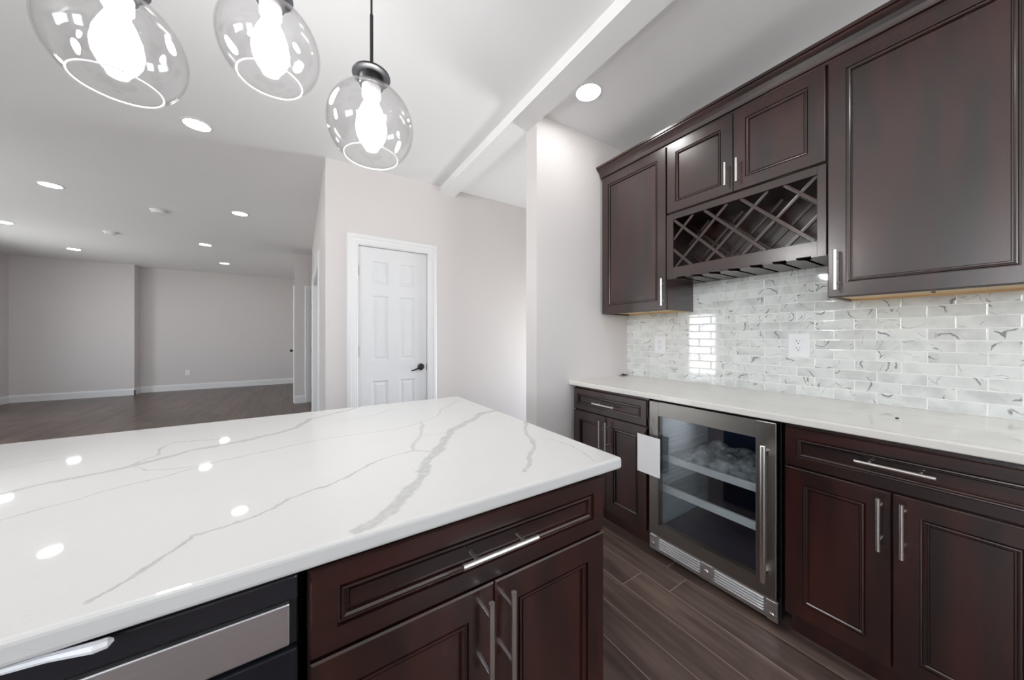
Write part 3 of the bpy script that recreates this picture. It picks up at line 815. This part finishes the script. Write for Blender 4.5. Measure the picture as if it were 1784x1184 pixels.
tag(b.build('cable_end', M_GAP), 'dark bit of cable lying on the counter in the wall corner', 'cable')
tag(MB().lathe([(0, 0), (.005, 0), (.005, .003), (.003, .005), (0, .005)], 14, Matrix.Translation((1.949, .272, .915))).build('rubber_stop', M_GAP), 'tiny black dot lying on the off-white wall counter', 'rubber stop')

# ------------------------------------------------------------------ pendants
def arc(cx, r, a0, a1, n, cz=0.0): return [(r * math.sin(a0 + (a1 - a0) * i / n), cz + r * math.cos(a0 + (a1 - a0) * i / n)) for i in range(n + 1)]
def pendant(loc, zc):
    """loc at the ceiling; zc = globe centre height"""
    r = empty('pendant_lamp', (loc[0], loc[1], CEIL)); c = zc - CEIL; R = .122
    MB().lathe([(0, 0), (.062, 0), (.062, -.016), (.056, -.024), (0, -.024)], 36).build('canopy', M_BLACK, r, True)
    zr = min(2.21 - CEIL, -.05) if zc < 2.0 else c + .50
    zr = min(zr, -.05)
    MB().cyl((0, 0, -.022), (0, 0, zr), .0032, 12).build('cord', M_BLACK, r, True)
    MB().cyl((0, 0, zr), (0, 0, c + .155), .0052, 14).build('rod', M_BLACK, r, True)
    MB().lathe([(0, c + .162), (.012, c + .162), (.014, c + .158), (.052, c + .156), (.054, c + .153), (.054, c + .149), (.050, c + .147), (.034, c + .146), (.034, c + .120), (.030, c + .117), (0, c + .117)], 40).build('cap', M_BLACK, r, True)
    MB().lathe([(.0, c + .117), (.027, c + .117), (.027, c + .088), (.024, c + .084), (0, c + .084)], 32).build('socket', M_SOCKET, r, True)
    MB().lathe([(0, c + .086), (.0195, c + .086), (.021, c + .070), (.030, c + .050), (.040, c + .022), (.0435, c - .004), (.041, c - .030), (.031, c - .051), (.016, c - .061), (0, c - .064)], 32).build('bulb', M_BULB, r, True)
    a0, a1 = .30, PI - math.asin(.0765 / R)
    outer = arc(0, R, a0, a1, 40, c); inner = arc(0, R - .0028, a1, a0, 40, c)
    g = MB().lathe(outer + inner, 64, close=True).build('glass_globe', M_GLASS, r, True)
    rz_ = c + (R - .0014) * math.cos(a1); rr = (R - .0014) * math.sin(a1)
    prof = [(rr + .0019 * math.cos(2 * PI * i / 10), rz_ - .0012 + .0019 * math.sin(2 * PI * i / 10)) for i in range(10)]
    MB().lathe(prof, 64, close=True).build('rim', M_RIM, g, True)
    return r
for (x, y, zc), lab in (((-.361, 1.164, 1.921), 'clear glass globe pendant at the upper left, nearest the camera'),
                        ((-.068, 1.161, 2.054), 'clear glass globe pendant between the other two, hung highest'),
                        ((.185, 1.078, 1.873), 'clear glass globe pendant on a dark rod, hung lowest and rightmost')):
    tag(pendant((x, y), zc), lab, 'pendant lamp', 'glass globe pendants over the island')

# ------------------------------------------------------------------ recessed lights, detectors
def downlight(x, y, label):
    r = tag(empty('recessed_light', (x, y, CEIL)), label, 'ceiling light', 'round recessed ceiling lights')
    MB().lathe([(.086, -.0001), (.086, -.003), (.078, -.0065), (.0735, -.0065), (.0735, -.0001)], 40, close=True).build('trim_ring', M_TRIM, r, True)
    MB().lathe([(0, -.0002), (.0735, -.0002), (.0735, -.0045), (0, -.0045)], 40).build('lens', M_LENS, r)
    return r
for x, y, lab in ((1.512, 1.474, 'round recessed light right of the beam, above the stub wall end'),
                  (-.616, 3.218, 'round recessed light just below the two left glass globes'),
                  (-.616, 5.255, 'round recessed light just right of the larger smoke detector'),
                  (-2.095, 5.29, 'round recessed light at the upper left, above and left of both smoke detectors'),
                  (-3.300, 7.34, 'round recessed light cut by the left edge of the photo'),
                  (-1.303, 7.34, 'round recessed light right of the smaller smoke detector, second nearest the far wall'),
                  (-3.290, 8.95, 'round recessed light above the forward-standing left section of the far wall'),
                  (1.512, -.60, 'unseen recessed light added to brighten the right end of the cabinet run'),  # added lamp out of view, brightens the counter and ceiling here
                  (-1.302, 9.00, 'smallest round recessed light, nearest the grey far wall')):
    downlight(x, y, lab)
def detector(x, y, label):
    r = tag(empty('smoke_detector', (x, y, CEIL)), label, 'smoke detector')
    MB().lathe([(0, 0), (.070, 0), (.070, -.010), (.066, -.014), (0, -.014)], 36).build('base_ring', M_PLASTIC, r, True)
    MB().lathe([(0, -.014), (.058, -.014), (.060, -.022), (.054, -.036), (.040, -.042), (0, -.043)], 36).build('sensor_cap', M_PLASTIC, r, True)
    return r
detector(-1.431, 5.657, 'white smoke detector on the ceiling, the nearer and larger one')
detector(-2.313, 7.212, 'white smoke detector on the ceiling, the farther and smaller one')
